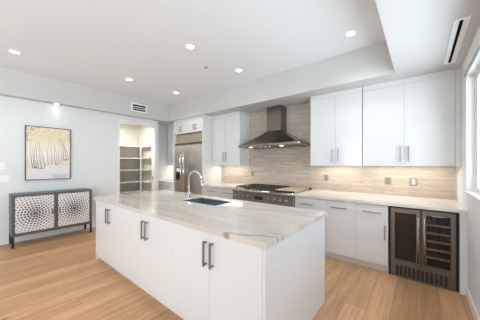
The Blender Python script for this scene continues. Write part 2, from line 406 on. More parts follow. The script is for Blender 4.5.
# ------------------------------------------------------------------ room shell
ZC = 3.03; ZL = 2.58; XR = 0.39; XL = -5.60; YB = 4.15; YF = -4.5
struct('floor', bx(-7.1, 0.56, YF, YB + 0.12, -0.1, 0), FLOOR)
c = MB()
c.box(-7.1, 0.56, YF, YB + 0.12, ZC, ZC + 0.1)
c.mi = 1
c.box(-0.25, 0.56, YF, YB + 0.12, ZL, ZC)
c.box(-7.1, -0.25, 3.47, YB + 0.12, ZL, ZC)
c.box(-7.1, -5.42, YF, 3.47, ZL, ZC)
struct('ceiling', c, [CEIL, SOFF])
struct('wall_back', bx(-6.12, 0.56, YB, YB + 0.12, 0, ZL), WALL)
m_ = MB()
m_.box(XL - 0.12, XL, YF, 2.265, 0, ZL); m_.box(XL - 0.12, XL, 3.155, 3.28, 0, ZL); m_.box(XL - 0.12, XL, 2.265, 3.155, 2.40, ZL)
m_.box(-6.12, XL - 0.12, 3.24, 3.28, 0, ZL)
m_.box(-6.12, -6.0, 3.28, YB, 0, ZL)
struct('wall_left', m_, WALL)
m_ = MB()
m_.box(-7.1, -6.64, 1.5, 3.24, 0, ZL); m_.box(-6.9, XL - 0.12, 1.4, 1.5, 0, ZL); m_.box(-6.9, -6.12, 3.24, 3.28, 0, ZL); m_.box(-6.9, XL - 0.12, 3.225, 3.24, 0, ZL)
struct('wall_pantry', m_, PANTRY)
m_ = MB()
W0, W1, WZ0, WZ1 = 1.1, 3.43, 1.096, 2.37
m_.box(XR, XR + 0.13, YF, -4.3, 0, ZL); m_.box(XR, XR + 0.13, -4.3, -1.1, 2.45, ZL); m_.box(XR, XR + 0.13, -1.1, W0, 0, ZL); m_.box(XR, XR + 0.13, W1, YB, 0, ZL); m_.box(XR, XR + 0.13, W0, W1, 0, WZ0); m_.box(XR, XR + 0.13, W0, W1, WZ1, ZL)
struct('wall_right', m_, WALL)
m_ = MB()
m_.box(XL - 0.12, -2.9, YF - 0.12, YF, 0, ZC); m_.box(-2.1, 0.56, YF - 0.12, YF, 0, ZC); m_.box(-2.9, -2.1, YF - 0.12, YF, 2.6, ZC)  # unseen gap added behind the viewpoint, sized for the daylight it lets in
struct('wall_front', m_, WALL)

# window: lined reveal, frame, mullion, panes
m_ = MB(); X0, X1 = 0.465, 0.51
m_.box(X0, X1, W0, W0 + 0.06, WZ0, WZ1, 0.003); m_.box(X0, X1, W1 - 0.06, W1, WZ0, WZ1, 0.003)
m_.box(X0, X1, W0 + 0.06, W1 - 0.06, WZ0, WZ0 + 0.06, 0.003); m_.box(X0, X1, W0 + 0.06, W1 - 0.06, WZ1 - 0.06, WZ1, 0.003)
m_.box(X0, X1, 2.26, 2.33, WZ0 + 0.06, WZ1 - 0.06, 0.003)
win = struct('window_1', m_, TRIM)
m_ = MB()
for a, b_ in ((W0 + 0.06, 2.26), (2.33, W1 - 0.06)): m_.box(0.482, 0.488, a, b_, WZ0 + 0.06, WZ1 - 0.06)
struct('pane', m_, GLASS, win)
m_ = MB(); m_.box(XR - 0.012, X0, W0 - 0.0, W1, WZ0 - 0.001, WZ0 + 0.012, 0.002)
struct('sill', m_, TRIM, win)
m_ = MB(); m_.box(XR + 0.001, X0, W1 - 0.008, W1, WZ0 + 0.012, WZ1); m_.box(XR + 0.001, X0, W0, W0 + 0.008, WZ0 + 0.012, WZ1)
struct('reveal_lining', m_, TRIM, win)

# unseen opening with frames, added in the right wall for more side light
m_ = MB()
for k in range(4):
    ya = -4.3 + k * 0.80
    m_.box(0.44, 0.49, ya, ya + 0.05, 0, 2.45, 0.003); m_.box(0.44, 0.49, ya + 0.75, ya + 0.80, 0, 2.45, 0.003)
    m_.box(0.44, 0.49, ya + 0.05, ya + 0.75, 0, 0.06, 0.003); m_.box(0.44, 0.49, ya + 0.05, ya + 0.75, 2.39, 2.45, 0.003)
opening_frame = struct('added_opening_frame', m_, TRIM)

# pantry doorway casing
m_ = MB(); xo = XL + 0.016
m_.box(XL, xo, 2.195, 2.265, 0, 2.49, 0.003); m_.box(XL, xo, 3.155, 3.225, 0, 2.49, 0.003); m_.box(XL, xo, 2.265, 3.155, 2.40, 2.49, 0.003)
m_.box(XL - 0.125, XL, 2.257, 2.266, 0, 2.40); m_.box(XL - 0.125, XL, 3.15, 3.156, 0, 2.40); m_.box(XL - 0.125, XL, 2.266, 3.15, 2.395, 2.402)
tr = struct('trim_1', m_, TRIM)
struct('strike_plate', bx(XL - 0.075, XL - 0.045, 3.144, 3.152, 0.97, 1.06, 0.001), BLACK, tr)
# baseboards
struct('baseboard_left', MB().box(XL, XL + 0.014, YF, 2.195, 0, 0.11, 0.003).box(XL, XL + 0.014, 3.225, 3.28, 0, 0.11, 0.003), TRIM)
struct('baseboard_right', MB().box(XR - 0.014, XR, -1.1, 3.365, 0, 0.10, 0.003), TRIM)

# tile backsplash
struct('wall_backsplash', bx(-3.99, 0.368, YB - 0.012, YB - 0.0005, 0.90, ZL - 0.001), TILE)

# pantry shelves
LBL = ['topmost pale pantry shelf seen through the cased doorway', 'second pantry shelf from the top behind the cased doorway', 'third pantry shelf from the top behind the cased doorway',
       'fourth pantry shelf from the top behind the cased doorway', 'lowest visible pantry shelf just above the island worktop line']
SHELFP = mat('shelf_paint', (0.68, 0.66, 0.61), 0.5, noise=0.01)
for i, z in enumerate((1.91, 1.575, 1.24, 0.90, 0.62)):
    o = obj('pantry_shelf', bx(-6.637, -6.25, 1.505, 3.222, z - 0.025, z, 0.002).box(-6.2499, -5.80, 3.115, 3.222, z - 0.025, z, 0.002), SHELFP, origin=(-6.45, 2.4, z - 0.025))
    tag(o, LBL[i], 'shelf', 'pantry shelves')
o = obj('shelf_upright', bx(-6.248, -6.228, 3.09, 3.114, 0, 1.935, 0.002), TRIM, origin=(-6.24, 3.1, 0)); tag(o, 'thin pale upright post in front of the pantry shelves at their right corner', 'shelf panel')

# ------------------------------------------------------------------ lamps and ceiling fittings
def downlight(x, y, z, label, power, group='recessed ceiling downlights', cone=125):
    r = 0.066 if z > 2.9 else 0.045
    t = thing('recessed_downlight', label, 'ceiling light', (x, y, z), group)
    obj('trim_ring', MB().lathe([(r * 0.74, -0.004), (r * 0.96, -0.004), (r, -0.0005), (r * 0.74, -0.0005)], (x, y, z), n=32, ring=True), PLATE, t)
    obj('lens', MB().lathe([(0.0, -0.003), (r * 0.73, -0.003), (r * 0.73, -0.0008), (0.0, -0.0008)], (x, y, z), n=32), LENS, t)
    l = bpy.data.lights.new('lamp_beam', 'SPOT'); l.energy = power; l.spot_size = math.radians(cone); l.spot_blend = 0.75; l.color = (0.98, 0.985, 1.0); l.shadow_soft_size = 0.05
    o = bpy.data.objects.new('lamp_beam', l); COL.objects.link(o); o.parent = t; o.location = (0, 0, -0.03)
for x, y, lb in ((-4.56, 0.40, 'recessed downlight at far left of the ceiling, above the painting side'),
                 (-4.34, 1.93, 'recessed downlight in the ceiling nearest the black slotted wall vent'),
                 (-4.31, 2.97, 'recessed downlight near the inside corner of the two soffits above the refrigerator'),
                 (-2.47, 1.93, 'brightest recessed downlight near the middle of the ceiling above the island sink'),
                 (-2.44, 2.95, 'recessed downlight in front of the soffit above the range hood'),
                 (-0.67, 3.00, 'rightmost recessed downlight beside the dropped ceiling edge')):
    downlight(x, y, ZC, lb, SPOT_W)
for x, y in ((-0.67, 1.93), (-4.5, -1.4), (-2.5, -1.4), (-0.75, -1.4)):
    downlight(x, y, ZC, 'recessed ceiling downlight above or behind the viewpoint, outside the photo', SPOT_W)
downlight(-5.505, 1.06, ZL, 'small recessed downlight in the left soffit, washing the wall above the painting', SPOT_W * 0.06, 'soffit wall washer', 95)

t = thing('sprinkler_cover', 'small grey round sprinkler cover on the ceiling between two downlights', 'sprinkler', (-2.79, 2.505, ZC))
obj('cover_plate', MB().lathe([(0, -0.012), (0.03, -0.012), (0.036, -0.004), (0.036, -0.0005), (0, -0.0005)], (-2.79, 2.505, ZC)), mat('grey_plastic', (0.42, 0.42, 0.42), 0.5), t)

t = thing('wall_vent', 'white air vent with black slots on the left soffit face', 'vent', (-5.42, 2.65, 2.70))
obj('backing', bx(-5.4195, -5.414, 2.475, 2.83, 2.705, 2.88), BLACK, t)
m_ = MB()
m_.box(-5.419, -5.405, 2.46, 2.845, 2.865, 2.895, 0.002); m_.box(-5.419, -5.405, 2.46, 2.845, 2.69, 2.72, 0.002); m_.box(-5.419, -5.405, 2.46, 2.49, 2.72, 2.865); m_.box(-5.419, -5.405, 2.815, 2.845, 2.72, 2.865)
obj('frame', m_, PLATE, t)
for k in range(2): obj('slat', bx(-5.413, -5.406, 2.49, 2.815, 2.758 + 0.048 * k, 2.772 + 0.048 * k), PLATE, t)

t = thing('slot_vent', 'long white linear slot vent with a black gap in the dropped ceiling', 'vent', (0.265, 3.02, ZL))
m_ = MB()
m_.box(0.215, 0.252, 2.50, 3.55, ZL - 0.008, ZL - 0.0005, 0.002); m_.box(0.276, 0.315, 2.50, 3.55, ZL - 0.008, ZL - 0.0005, 0.002)
m_.box(0.247, 0.280, 2.50, 2.53, ZL - 0.008, ZL - 0.0005); m_.box(0.247, 0.280, 3.52, 3.55, ZL - 0.008, ZL - 0.0005)
obj('frame', m_, PLATE, t); obj('slot', bx(0.247, 0.280, 2.53, 3.52, ZL - 0.003, ZL - 0.0005), mat('black_void', (0.004, 0.004, 0.004), 0.9, spec=0.1), t)

o = obj('pantry_vent', bx(-6.38, -6.22, 2.58, 2.76, ZL - 0.014, ZL - 0.001, 0.004), mat('grey_vent', (0.25, 0.23, 0.21), 0.5), origin=(-6.3, 2.67, ZL - 0.014)); tag(o, 'small dark grey vent high inside the pantry', 'vent')

t = thing('pantry_light', 'flush ceiling lamp inside the pantry above the doorway line, hidden behind the casing head', 'ceiling light', (-5.88, 2.55, ZL))
obj('diffuser', MB().lathe([(0, -0.05), (0.10, -0.045), (0.12, -0.01), (0.12, -0.0005), (0, -0.0005)], (-5.88, 2.55, ZL), n=28), emit('pantry_diffuser', (1.0, 0.93, 0.84), 1.5), t)
l = bpy.data.lights.new('lamp_glow', 'AREA'); l.shape = 'DISK'; l.size = 0.26; l.energy = PANTRY_W; l.color = (1.0, 0.95, 0.88)
lo = bpy.data.objects.new('lamp_glow', l); COL.objects.link(lo); lo.parent = t; lo.location = (0, 0, -0.055)

# roller shade mounted over the window
t = thing('roller_shade', 'cream roller shade cassette at the top of the right window', 'window shade', (0.372, 2.2, 2.36))
obj('cassette', MB().prism([(3.40, 2.362), (3.40, 2.472), (1.0, 2.472), (1.0, 2.362)], 'x', 0.366, XR - 0.001), SHADEF, t)
obj('hem_bar', bx(0.369, XR - 0.004, 1.02, 3.39, 2.343, 2.361, 0.003), STEEL, t)

# ------------------------------------------------------------------ cabinets
def front(parent, kind, x0, x1, z0, z1, yf, h=None, hm=NICKEL, m=None):
    d = obj(kind, bx(x0 + 0.001, x1 - 0.001, yf, yf + 0.02, z0 + 0.001, z1 - 0.001, 0.001), m or WHITE, parent)
    if h: handle(d, (h[1], yf, h[2]), h[0], h[3], hm)
    return d
def cabinet(name, label, cat, x0, x1, yf, yb, z0, z1, fronts, group=None, toe=0.0, toe_in=0.06, hm=NICKEL, body=None):
    t = thing(name, label, cat, ((x0 + x1) / 2, (yf + yb) / 2, z0), group)
    if body: obj('carcass', body, WHITE_IN, t)
    else: obj('carcass', bx(x0 + 0.0005, x1 - 0.0005, yf + 0.021, yb, z0 + toe, z1), WHITE_IN, t)
    if toe: obj('toe_kick', bx(x0 + 0.0005, x1 - 0.0005, yf + toe_in, yf + toe_in + 0.016, z0, z0 + toe - 0.001), WHITE, t)
    for f in fronts: front(t, f[0], f[1], f[2], f[3], f[4], yf, f[5] if len(f) > 5 else None, hm)
    return t

# --- island
IY0, IY1, IX0, IX1 = 1.162, 2.275, -3.69, -0.770
seams = (-3.675, -2.722, -1.753, IX1)
il = ['white glossy island cabinet at the far left end, facing the console', 'white glossy island cabinet in the middle of the long island front', 'white glossy island cabinet nearest the viewer, beside the end panel']
hc = (-3.196, -2.222, -1.252)
for i in range(3):
    a, b_ = seams[i], seams[i + 1]; mid = hc[i]
    body = MB().prism([(IY0 + 0.021, 0.09), (2.26, 0.09), (2.26, 0.62), (1.70, 0.62), (1.70, 0.873), (IY0 + 0.021, 0.873)], 'x', a + 0.0005, b_ - 0.0005)
    cabinet('island_cabinet', il[i], 'cabinet', a, b_, IY0, 2.26, 0, 0.873,
            [('door', a, mid, 0.085, 0.868, ('z', mid - 0.036, 0.71, 0.195)), ('door', mid, b_, 0.085, 0.868, ('z', mid + 0.036, 0.71, 0.195))],
            'island cabinets', toe=0.085, toe_in=0.05, hm=GUNMETAL, body=body)
o = obj('end_panel', bx(-0.769, -0.748, IY0, IY1, 0, 0.874, 0.002), WHITE, origin=(-0.766, 1.7, 0)); tag(o, 'tall glossy white end panel closing the near right end of the island', 'panel')
o = obj('end_panel', bx(-3.695, -3.676, IY0, IY1, 0, 0.874, 0.002), WHITE, origin=(-3.685, 1.7, 0)); tag(o, 'glossy white end panel at the far left end of the island', 'panel')

# island worktop with sink cut-out (built from one bmesh frame so that it stays one slab)
TX0, TX1, TY0, TY1 = -3.705, -0.73, 1.14, 2.295; SX0, SX1, SY0, SY1 = -2.455, -1.85, 1.785, 2.115
def slab_with_hole(x0, x1, y0, y1, a0, a1, c0, c1, z0, z1):
    t = bmesh.new()
    def ring(z, r): return [t.verts.new((x, y, z)) for x, y in ((r[0], r[2]), (r[1], r[2]), (r[1], r[3]), (r[0], r[3]))]
    O = (x0, x1, y0, y1); I = (a0, a1, c0, c1)
    ot, ob, it, ib = ring(z1, O), ring(z0, O), ring(z1, I), ring(z0, I)
    for k in range(4):
        j = (k + 1) % 4
        t.faces.new((ot[k], ot[j], it[j], it[k])); t.faces.new((ob[k], ib[k], ib[j], ob[j]))
        t.faces.new((ob[k], ob[j], ot[j], ot[k])); t.faces.new((it[k], it[j], ib[j], ib[k]))
    bmesh.ops.recalc_face_normals(t, faces=list(t.faces))
    ed = [e for e in t.edges if all(abs(v.co.z - z1) < 1e-6 for v in e.verts) and (abs(e.verts[0].co.x - e.verts[1].co.x) < 1e-6 or abs(e.verts[0].co.y - e.verts[1].co.y) < 1e-6)]
    ed += [e for e in t.edges if abs(e.verts[0].co.z - e.verts[1].co.z) > 1e-3]
    bmesh.ops.bevel(t, geom=ed, offset=0.003, segments=2, affect='EDGES')
    mb = MB(); mb.merge(t); return mb
GR = (0.33, 0.30, 0.27)
ISL = stone_mat('island_quartzite', [
    (-1.30, 1.945, 1, 0.447, 2.2, 0.010, 0.8, (0.42, 0.37, 0.33)),
    (-0.90, 1.20, 1, 0.45, 0.9, 0.013, 0.85, (0.30, 0.24, 0.20)),
    (-0.76, 1.34, 1, 0.30, 0.16, 0.02, 0.7, (0.36, 0.36, 0.37)),
    (-0.80, 1.97, 1, 0.45, 0.3, 0.014, 0.7, (0.36, 0.35, 0.35)),
    (-2.65, 1.28, 1, 0.42, 1.1, 0.014, 0.55, (0.40, 0.37, 0.35)),
    (-3.05, 1.19, 1, 0.12, 0.7, 0.018, 0.5, (0.45, 0.43, 0.41)),
    (-2.0, 1.45, 1, 0.5, 1.6, 0.03, 0.18, (0.55, 0.47, 0.40)),
    (-3.3, 1.9, 1, 0.4, 1.0, 0.02, 0.25, (0.52, 0.46, 0.40)),
], org=(-2.2, 1.7, 0.876))
o = obj('island_countertop', slab_with_hole(TX0, TX1, TY0, TY1, SX0, SX1, SY0, SY1, 0.875, 0.915), ISL, origin=(-2.2, 1.7, 0.876)); tag(o, 'long polished cream veined stone worktop on the island with a sink cut-out', 'countertop')

# sink
t = thing('kitchen_sink', 'dark blue-grey two-bowl sink set into the island worktop', 'sink', ((SX0 + SX1) / 2, (SY0 + SY1) / 2, 0.66))
m_ = MB(); zb = 0.70; zt = 0.913; q = 0.008
e0 = 0.0006
for (a, b_, c0, c1) in ((SX0 + e0, SX0 + q, SY0 + e0, SY1 - e0), (SX1 - q, SX1 - e0, SY0 + e0, SY1 - e0), (SX0 + q, SX1 - q, SY0 + e0, SY0 + q), (SX0 + q, SX1 - q, SY1 - q, SY1 - e0)): m_.box(a, b_, c0, c1, zb, zt)
m_.box(SX0 + e0, SX1 - e0, SY0 + e0, SY1 - e0, zb - 0.012, zb)
m_.box(-2.13, -2.11, SY0 + q, SY1 - q, zb, 0.878, 0.004)
obj('basin', m_, SINKM, t)
for dx in (-2.29, -1.98): obj('drain', MB().lathe([(0, 0.001), (0.04, 0.001), (0.045, 0.004), (0.03, 0.003), (0, 0.002)], (dx, (SY0 + SY1) / 2, zb)), CHROME, t)

# faucet
fx, fy, fz = -2.535, 1.955, 0.9155
t = thing('kitchen_faucet', 'tall chrome gooseneck faucet on the island beside the sink', 'faucet', (fx, fy, fz))
m_ = MB(); m_.lathe([(0.0, 0), (0.03, 0), (0.03, 0.006), (0.022, 0.012), (0.022, 0.09), (0.017, 0.10), (0.0, 0.10)], (fx, fy, fz)); obj('base', m_, CHROME, t)
pts = [(fx, fy, fz + 0.09), (fx, fy, 1.165)]; R_ = 0.135
for k in range(0, 13):
    a = PI - PI * k / 12 * 0.93
    pts.append((fx + R_ + R_ * math.cos(a), fy, 1.165 + R_ * math.sin(a)))
obj('spout', MB().tube(pts, 0.0135, 14), CHROME, t)
e_ = Vector(pts[-1]); dv = (Vector(pts[-1]) - Vector(pts[-2])).normalized()
m_ = MB(); m_.tube([e_, e_ + dv * 0.02, e_ + dv * 0.075, e_ + dv * 0.105], [0.0165, 0.019, 0.022, 0.0225], 14)
m_.tube([e_ + dv * 0.02, e_ + dv * 0.022], 0.02, 14); obj('spray_head', m_, CHROME, t)
obj('lever', MB().tube([(fx, fy + 0.02, 0.985), (fx - 0.005, fy + 0.045, 0.99), (fx - 0.02, fy + 0.10, 1.03)], [0.010, 0.008, 0.006]), CHROME, t)
t = thing('soap_dispenser', 'small chrome soap dispenser standing beside the tall faucet', 'soap dispenser', (-2.655, 1.985, fz))
obj('body', MB().lathe([(0, 0), (0.021, 0), (0.021, 0.006), (0.012, 0.012), (0.011, 0.055), (0.0, 0.055)], (-2.655, 1.985, fz), n=16), CHROME, t)
obj('spout', MB().tube([(-2.655, 1.985, fz + 0.055), (-2.65, 1.985, fz + 0.066), (-2.60, 1.985, fz + 0.062)], [0.010, 0.009, 0.005]), CHROME, t)

# --- base run on the range wall
BY = 3.345; BL = 3.50; BB = YB - 0.002; BT = 0.874
bg = 'base cabinets on the range wall'
cabinet('base_cabinet', 'white base cabinet right of the refrigerator panel, farther from the range', 'cabinet', -3.99, -3.43, BL, BB, 0, BT,
        [('drawer', -3.99, -3.43, 0.66, 0.868, ('x', -3.72, 0.775, 0.22)), ('door', -3.99, -3.43, 0.10, 0.66)], bg, toe=0.10)
cabinet('base_cabinet', 'white base cabinet directly left of the range top', 'cabinet', -3.43, -2.882, BL, BB, 0, BT,
        [('drawer', -3.43, -2.882, 0.66, 0.868, ('x', -3.19, 0.775, 0.22)), ('door', -3.43, -2.882, 0.10, 0.66)], bg, toe=0.10)
cabinet('range_base_cabinet', 'white base cabinet under the range top, mostly hidden by the island', 'cabinet', -2.879, -1.581, BY, BB, 0, 0.684,
        [('door', -2.879, -2.23, 0.10, 0.68, ('x', -2.55, 0.62, 0.25)), ('door', -2.23, -1.581, 0.10, 0.68, ('x', -1.9, 0.62, 0.25))], bg, toe=0.10)
cabinet('base_cabinet', 'white base cabinet directly right of the range top, partly behind the island', 'cabinet', -1.579, -1.08, BY, BB, 0, BT,
        [('door', -1.579, -1.08, 0.10, 0.868, ('x', -1.378, 0.772, 0.21))], bg, toe=0.10)
cabinet('base_cabinet', 'white base cabinet with one tall door and a horizontal handle at its top', 'cabinet', -1.08, -0.685, BY, BB, 0, BT,
        [('door', -1.08, -0.685, 0.10, 0.868, ('x', -0.90, 0.772, 0.21))], bg, toe=0.10)
cabinet('base_cabinet', 'white base cabinet with a drawer over a door, beside the wine cooler', 'cabinet', -0.685, -0.312, BY, BB, 0, BT,
        [('drawer', -0.685, -0.312, 0.68, 0.868, ('x', -0.49, 0.772, 0.21)), ('door', -0.685, -0.312, 0.10, 0.68, ('z', -0.347, 0.525, 0.185))], bg, toe=0.10)
o = obj('filler_panel', bx(0.331, XR - 0.001, BY - 0.01, BY + 0.02, 0.0, BT, 0.001), WHITE, origin=(0.36, BY, 0)); tag(o, 'narrow white filler strip between the wine cooler and the right wall', 'panel')
RST = stone_mat('range_wall_quartzite', [(-0.9, 3.8, 1, 0.1, 1.4, 0.02, 0.2, (0.5, 0.44, 0.38)), (-0.2, 3.7, 1, -0.15, 0.8, 0.015, 0.2, (0.5, 0.44, 0.38))], org=(0, 0, 0.875), amt=0.3, base=((0.70, 0.64, 0.58), (0.80, 0.76, 0.71)))
o = obj('countertop', bx(-1.578, XR - 0.001, 3.315, YB - 0.014, 0.875, 0.915, 0.003, 2), RST, origin=(0, 0, 0.875)); tag(o, 'cream stone countertop right of the range, running to the right wall', 'countertop', 'range wall countertops')
o = obj('countertop', bx(-3.992, -2.882, 3.468, YB - 0.014, 0.875, 0.915, 0.003, 2), RST, origin=(0, 0, 0.875)); tag(o, 'cream stone countertop between the refrigerator panel and the range', 'countertop', 'range wall countertops')

# --- niche left of the refrigerator
cabinet('base_cabinet', 'white base cabinet in the niche between pantry doorway and refrigerator', 'cabinet', -5.998, -5.215, BL, BB, 0, BT,
        [('drawer', -5.998, -5.60, 0.66, 0.868, ('x', -5.80, 0.775, 0.20)), ('drawer', -5.60, -5.215, 0.66, 0.868, ('x', -5.41, 0.775, 0.20)), ('door', -5.998, -5.60, 0.10, 0.66), ('door', -5.60, -5.215, 0.10, 0.66)], 'niche cabinets', toe=0.10)
o = obj('countertop', bx(-5.998, -5.214, 3.468, YB - 0.001, 0.875, 0.915, 0.003, 2), RST, origin=(0, 0, 0.875)); tag(o, 'short stone countertop in the niche left of the refrigerator', 'countertop')

# --- wall cabinets
UY = 3.78; UB = YB - 0.014; UZ0 = 1.37; UZ1 = 2.502
def upper(label, x0, x1, mid, ya=UY, yb=UB, hz=1.54, crown=True, doors=True, hlen=0.21):
    body = bx(x0 + 0.0005, x1 - 0.0005, ya + 0.021, yb, UZ0 + 0.022, UZ1)
    body.box(x0 + 0.0005, x0 + 0.016, ya + 0.021, yb, UZ0, UZ0 + 0.022).box(x1 - 0.016, x1 - 0.0005, ya + 0.021, yb, UZ0, UZ0 + 0.022)
    t = cabinet('wall_cabinet', label, 'cabinet', x0, x1, ya, yb, UZ0, UZ1,
                [('door', x0, mid, UZ0, UZ1, ('z', mid - 0.045, hz, hlen)), ('door', mid, x1, UZ0, UZ1, ('z', mid + 0.045, hz, hlen))], 'white wall cabinets', body=body)
    obj('crown', bx(x0 + 0.0005, x1 - 0.0005, ya - 0.004, yb, UZ1 + 0.0005, ZL - 0.001, 0.001), WHITE, t)
    # undercabinet strip lamp
    l = thing('undercabinet_light', label.replace('white wall cabinet', 'slim strip light under the white wall cabinet'), 'strip light', ((x0 + x1) / 2, yb - 0.18, UZ0 + 0.008), 'undercabinet strip lights')
    w_ = (x1 - x0) * 0.8; xm = (x0 + x1) / 2
    obj('housing', bx(xm - w_ / 2, xm + w_ / 2, yb - 0.20, yb - 0.16, UZ0 + 0.009, UZ0 + 0.0215, 0.002), PLATE, l)
    obj('lens', bx(xm - w_ / 2 + 0.01, xm + w_ / 2 - 0.01, yb - 0.195, yb - 0.165, UZ0 + 0.0065, UZ0 + 0.0088), STRIP, l)
    a = bpy.data.lights.new('strip_glow', 'AREA'); a.shape = 'RECTANGLE'; a.size = w_; a.size_y = 0.12; a.energy = UNDER_W * w_; a.color = (1.0, 0.92, 0.80)
    ao = bpy.data.objects.new('strip_glow', a); COL.objects.link(ao); ao.parent = l; ao.location = (0, 0, -0.006)
    return t
upper('white wall cabinet directly right of the range hood', -1.49, -0.684, -1.072)
upper('white wall cabinet at the far right, beside the window wall', -0.676, 0.335, -0.168)
o = obj('filler_panel', bx(0.337, XR - 0.0015, UY + 0.012, UB, UZ0, ZL - 0.001, 0.001), WHITE, origin=(0.38, 3.9, UZ0)); tag(o, 'narrow white filler strip beside the wall cabinets at the window', 'panel')
upper('white wall cabinet left of the range hood, beside the refrigerator', -3.985, -3.10, -3.545, hz=1.56)
upper('white wall cabinet in the niche left of the refrigerator', -5.94, -5.215, -5.58)

# --- refrigerator surround and refrigerator
FYF = 3.50
t = thing('refrigerator_surround', 'white tall surround with small cabinets over the built-in refrigerator', 'cabinet', (-4.6, 3.82, 0))
obj('side_panel', bx(-4.026, -3.994, FYF - 0.005, UB, 0, ZL - 0.001, 0.001), WHITE, t)
obj('side_panel', bx(-5.212, -5.18, FYF - 0.005, UB, 0, ZL - 0.001, 0.001), WHITE, t)
obj('carcass', bx(-5.178, -4.028, FYF + 0.041, UB, 2.20, ZL - 0.002), WHITE_IN, t)
xs = [-5.178 + (1.15 / 4) * k for k in range(5)]
for k in range(4):
    hx = xs[k + 1] - 0.035 if k % 2 == 0 else xs[k] + 0.035
    front(t, 'door', xs[k], xs[k + 1], 2.195, 2.53, FYF + 0.02, ('z', hx, 2.32, 0.14), NICKEL)
obj('crown', bx(-5.178, -4.028, FYF + 0.016, FYF + 0.04, 2.532, ZL - 0.001, 0.001), WHITE, t)
t = thing('refrigerator', 'wide stainless steel built-in refrigerator with ice dispenser', 'refrigerator', (-4.6, 3.82, 0))
rx0, rx1, rs = -5.174, -4.032, -4.765
obj('body', bx(rx0, rx1, FYF + 0.092, UB, 0.0, 2.18), STEEL_DK, t)
obj('top_panel', bx(rx0, rx1, FYF + 0.064, FYF + 0.09, 1.95, 2.18, 0.003), mat('tan_panel', (0.50, 0.43, 0.34), 0.5, 0.6, noise=0.03), t, label='tan brushed panel above the doors')
obj('grille', bx(rx0, rx1, FYF + 0.02, FYF + 0.091, 1.905, 1.945, 0.003), STEEL_DK, t)
fd = obj('door', bx(rx0, rs - 0.003, FYF, FYF + 0.091, 0.12, 1.895, 0.006, 2), STEEL_F, t)
rd = obj('door', bx(rs + 0.003, rx1, FYF, FYF + 0.091, 0.12, 1.895, 0.006, 2), STEEL_F, t)
obj('kick_plate', bx(rx0, rx1, FYF + 0.05, FYF + 0.091, 0.0, 0.11), STEEL_DK, t)
for d, hx in ((fd, rs - 0.06), (rd, rs + 0.06)):
    m_ = MB(); m_.tube([(hx, FYF - 0.055, 0.72), (hx, FYF - 0.055, 1.67)], 0.014, 12)
    for z in (0.78, 1.61): m_.tube([(hx, FYF - 0.055, z), (hx, FYF, z)], 0.010, 8)
    obj('handle', m_, CHROME, d)
dp = obj('ice_dispenser', bx(-5.09, -4.90, FYF - 0.006, FYF - 0.0005, 0.97, 1.32, 0.003), STEEL_DK, fd, label='dark ice and water dispenser panel')
obj('dispenser_recess', bx(-5.07, -4.92, FYF - 0.009, FYF - 0.0065, 0.99, 1.16), DARKGLASS, dp)
obj('dispenser_display', bx(-5.06, -4.93, FYF - 0.009, FYF - 0.0065, 1.20, 1.29), PLATE, dp)

# --- range top
t = thing('gas_range', 'wide stainless gas range top with black grates and a griddle', 'range', (-2.23, 3.67, 0.69))
gx0, gx1, gy0, gy1 = -2.877, -1.583, 3.29, 4.06
obj('body', bx(gx0, gx1, gy0 + 0.03, gy1, 0.69, 0.905, 0.002), STEEL, t)
fp = obj('control_panel', MB().prism([(gy0, 0.695), (gy0 + 0.03, 0.69), (gy0 + 0.03, 0.915), (gy0 + 0.012, 0.915), (gy0 - 0.008, 0.905), (gy0 - 0.016, 0.89), (gy0 - 0.012, 0.872), (gy0, 0.862)], 'x', gx0, gx1), STEEL, t)
for kx in (-2.79, -2.70, -2.605, -2.505, -2.05, -1.93, -1.815, -1.705):
    k_ = obj('knob', MB().lathe([(0.0, 0), (0.033, 0), (0.033, 0.008), (0.025, 0.010), (0.023, 0.045), (0.019, 0.050), (0.0, 0.050)], (kx, gy0 - 0.0005, 0.78), (0, -1, 0), 20), NICKEL, fp)
obj('display', bx(-2.354, -2.172, gy0 - 0.006, gy0 - 0.0005, 0.755, 0.815, 0.002), DARKGLASS, fp)
obj('cooktop_deck', bx(gx0, gx1, gy0 + 0.031, gy1, 0.9055, 0.917, 0.003), STEEL, t)
for gi in range(3):
    a = gx0 + 0.02 + gi * 0.292; b_ = a + 0.286; m_ = MB(); z0, z1 = 0.945, 0.962
    for x in (a, b_ - 0.014): m_.box(x, x + 0.014, 3.37, 4.02, 0.945, z1, 0.003)
    for x in (a, b_ - 0.014):
        for y in (3.37, 3.69, 4.006): m_.box(x, x + 0.014, y, y + 0.014, 0.918, 0.946)
    for y in (3.37, 3.69, 4.006): m_.box(a, b_, y, y + 0.014, 0.945, z1, 0.003)
    for cy in (3.537, 3.855):
        for k in range(6):
            an = PI / 6 + k * PI / 3; cx = (a + b_) / 2
            m_.tube([(cx + 0.045 * math.cos(an), cy + 0.045 * math.sin(an), 0.954), (cx + 0.13 * math.cos(an), cy + 0.148 * math.sin(an), 0.954)], 0.007, 6)
    obj('grate', m_, IRON, t)
    for cy in (3.537, 3.855): obj('burner', MB().lathe([(0, 0), (0.055, 0), (0.055, 0.008), (0.04, 0.010), (0.038, 0.018), (0.0, 0.020)], ((a + b_) / 2, cy, 0.9175)), IRON, t)
gr = obj('griddle', bx(-1.975, gx1 - 0.02, 3.39, 4.01, 0.918, 0.955, 0.006, 2), mat('griddle_steel', (0.66, 0.57, 0.46), 0.5, 1.0, noise=0.04), t, label='bright stainless griddle plate')
obj('griddle_trough', bx(-1.975, gx1 - 0.02, 3.345, 3.386, 0.918, 0.945, 0.004), IRON, gr)
m_ = MB(); m_.box(gx0, gx1, gy1 - 0.025, gy1 + 0.02, 0.9175, 0.955, 0.004); obj('rear_trim', m_, STEEL_DK, t)

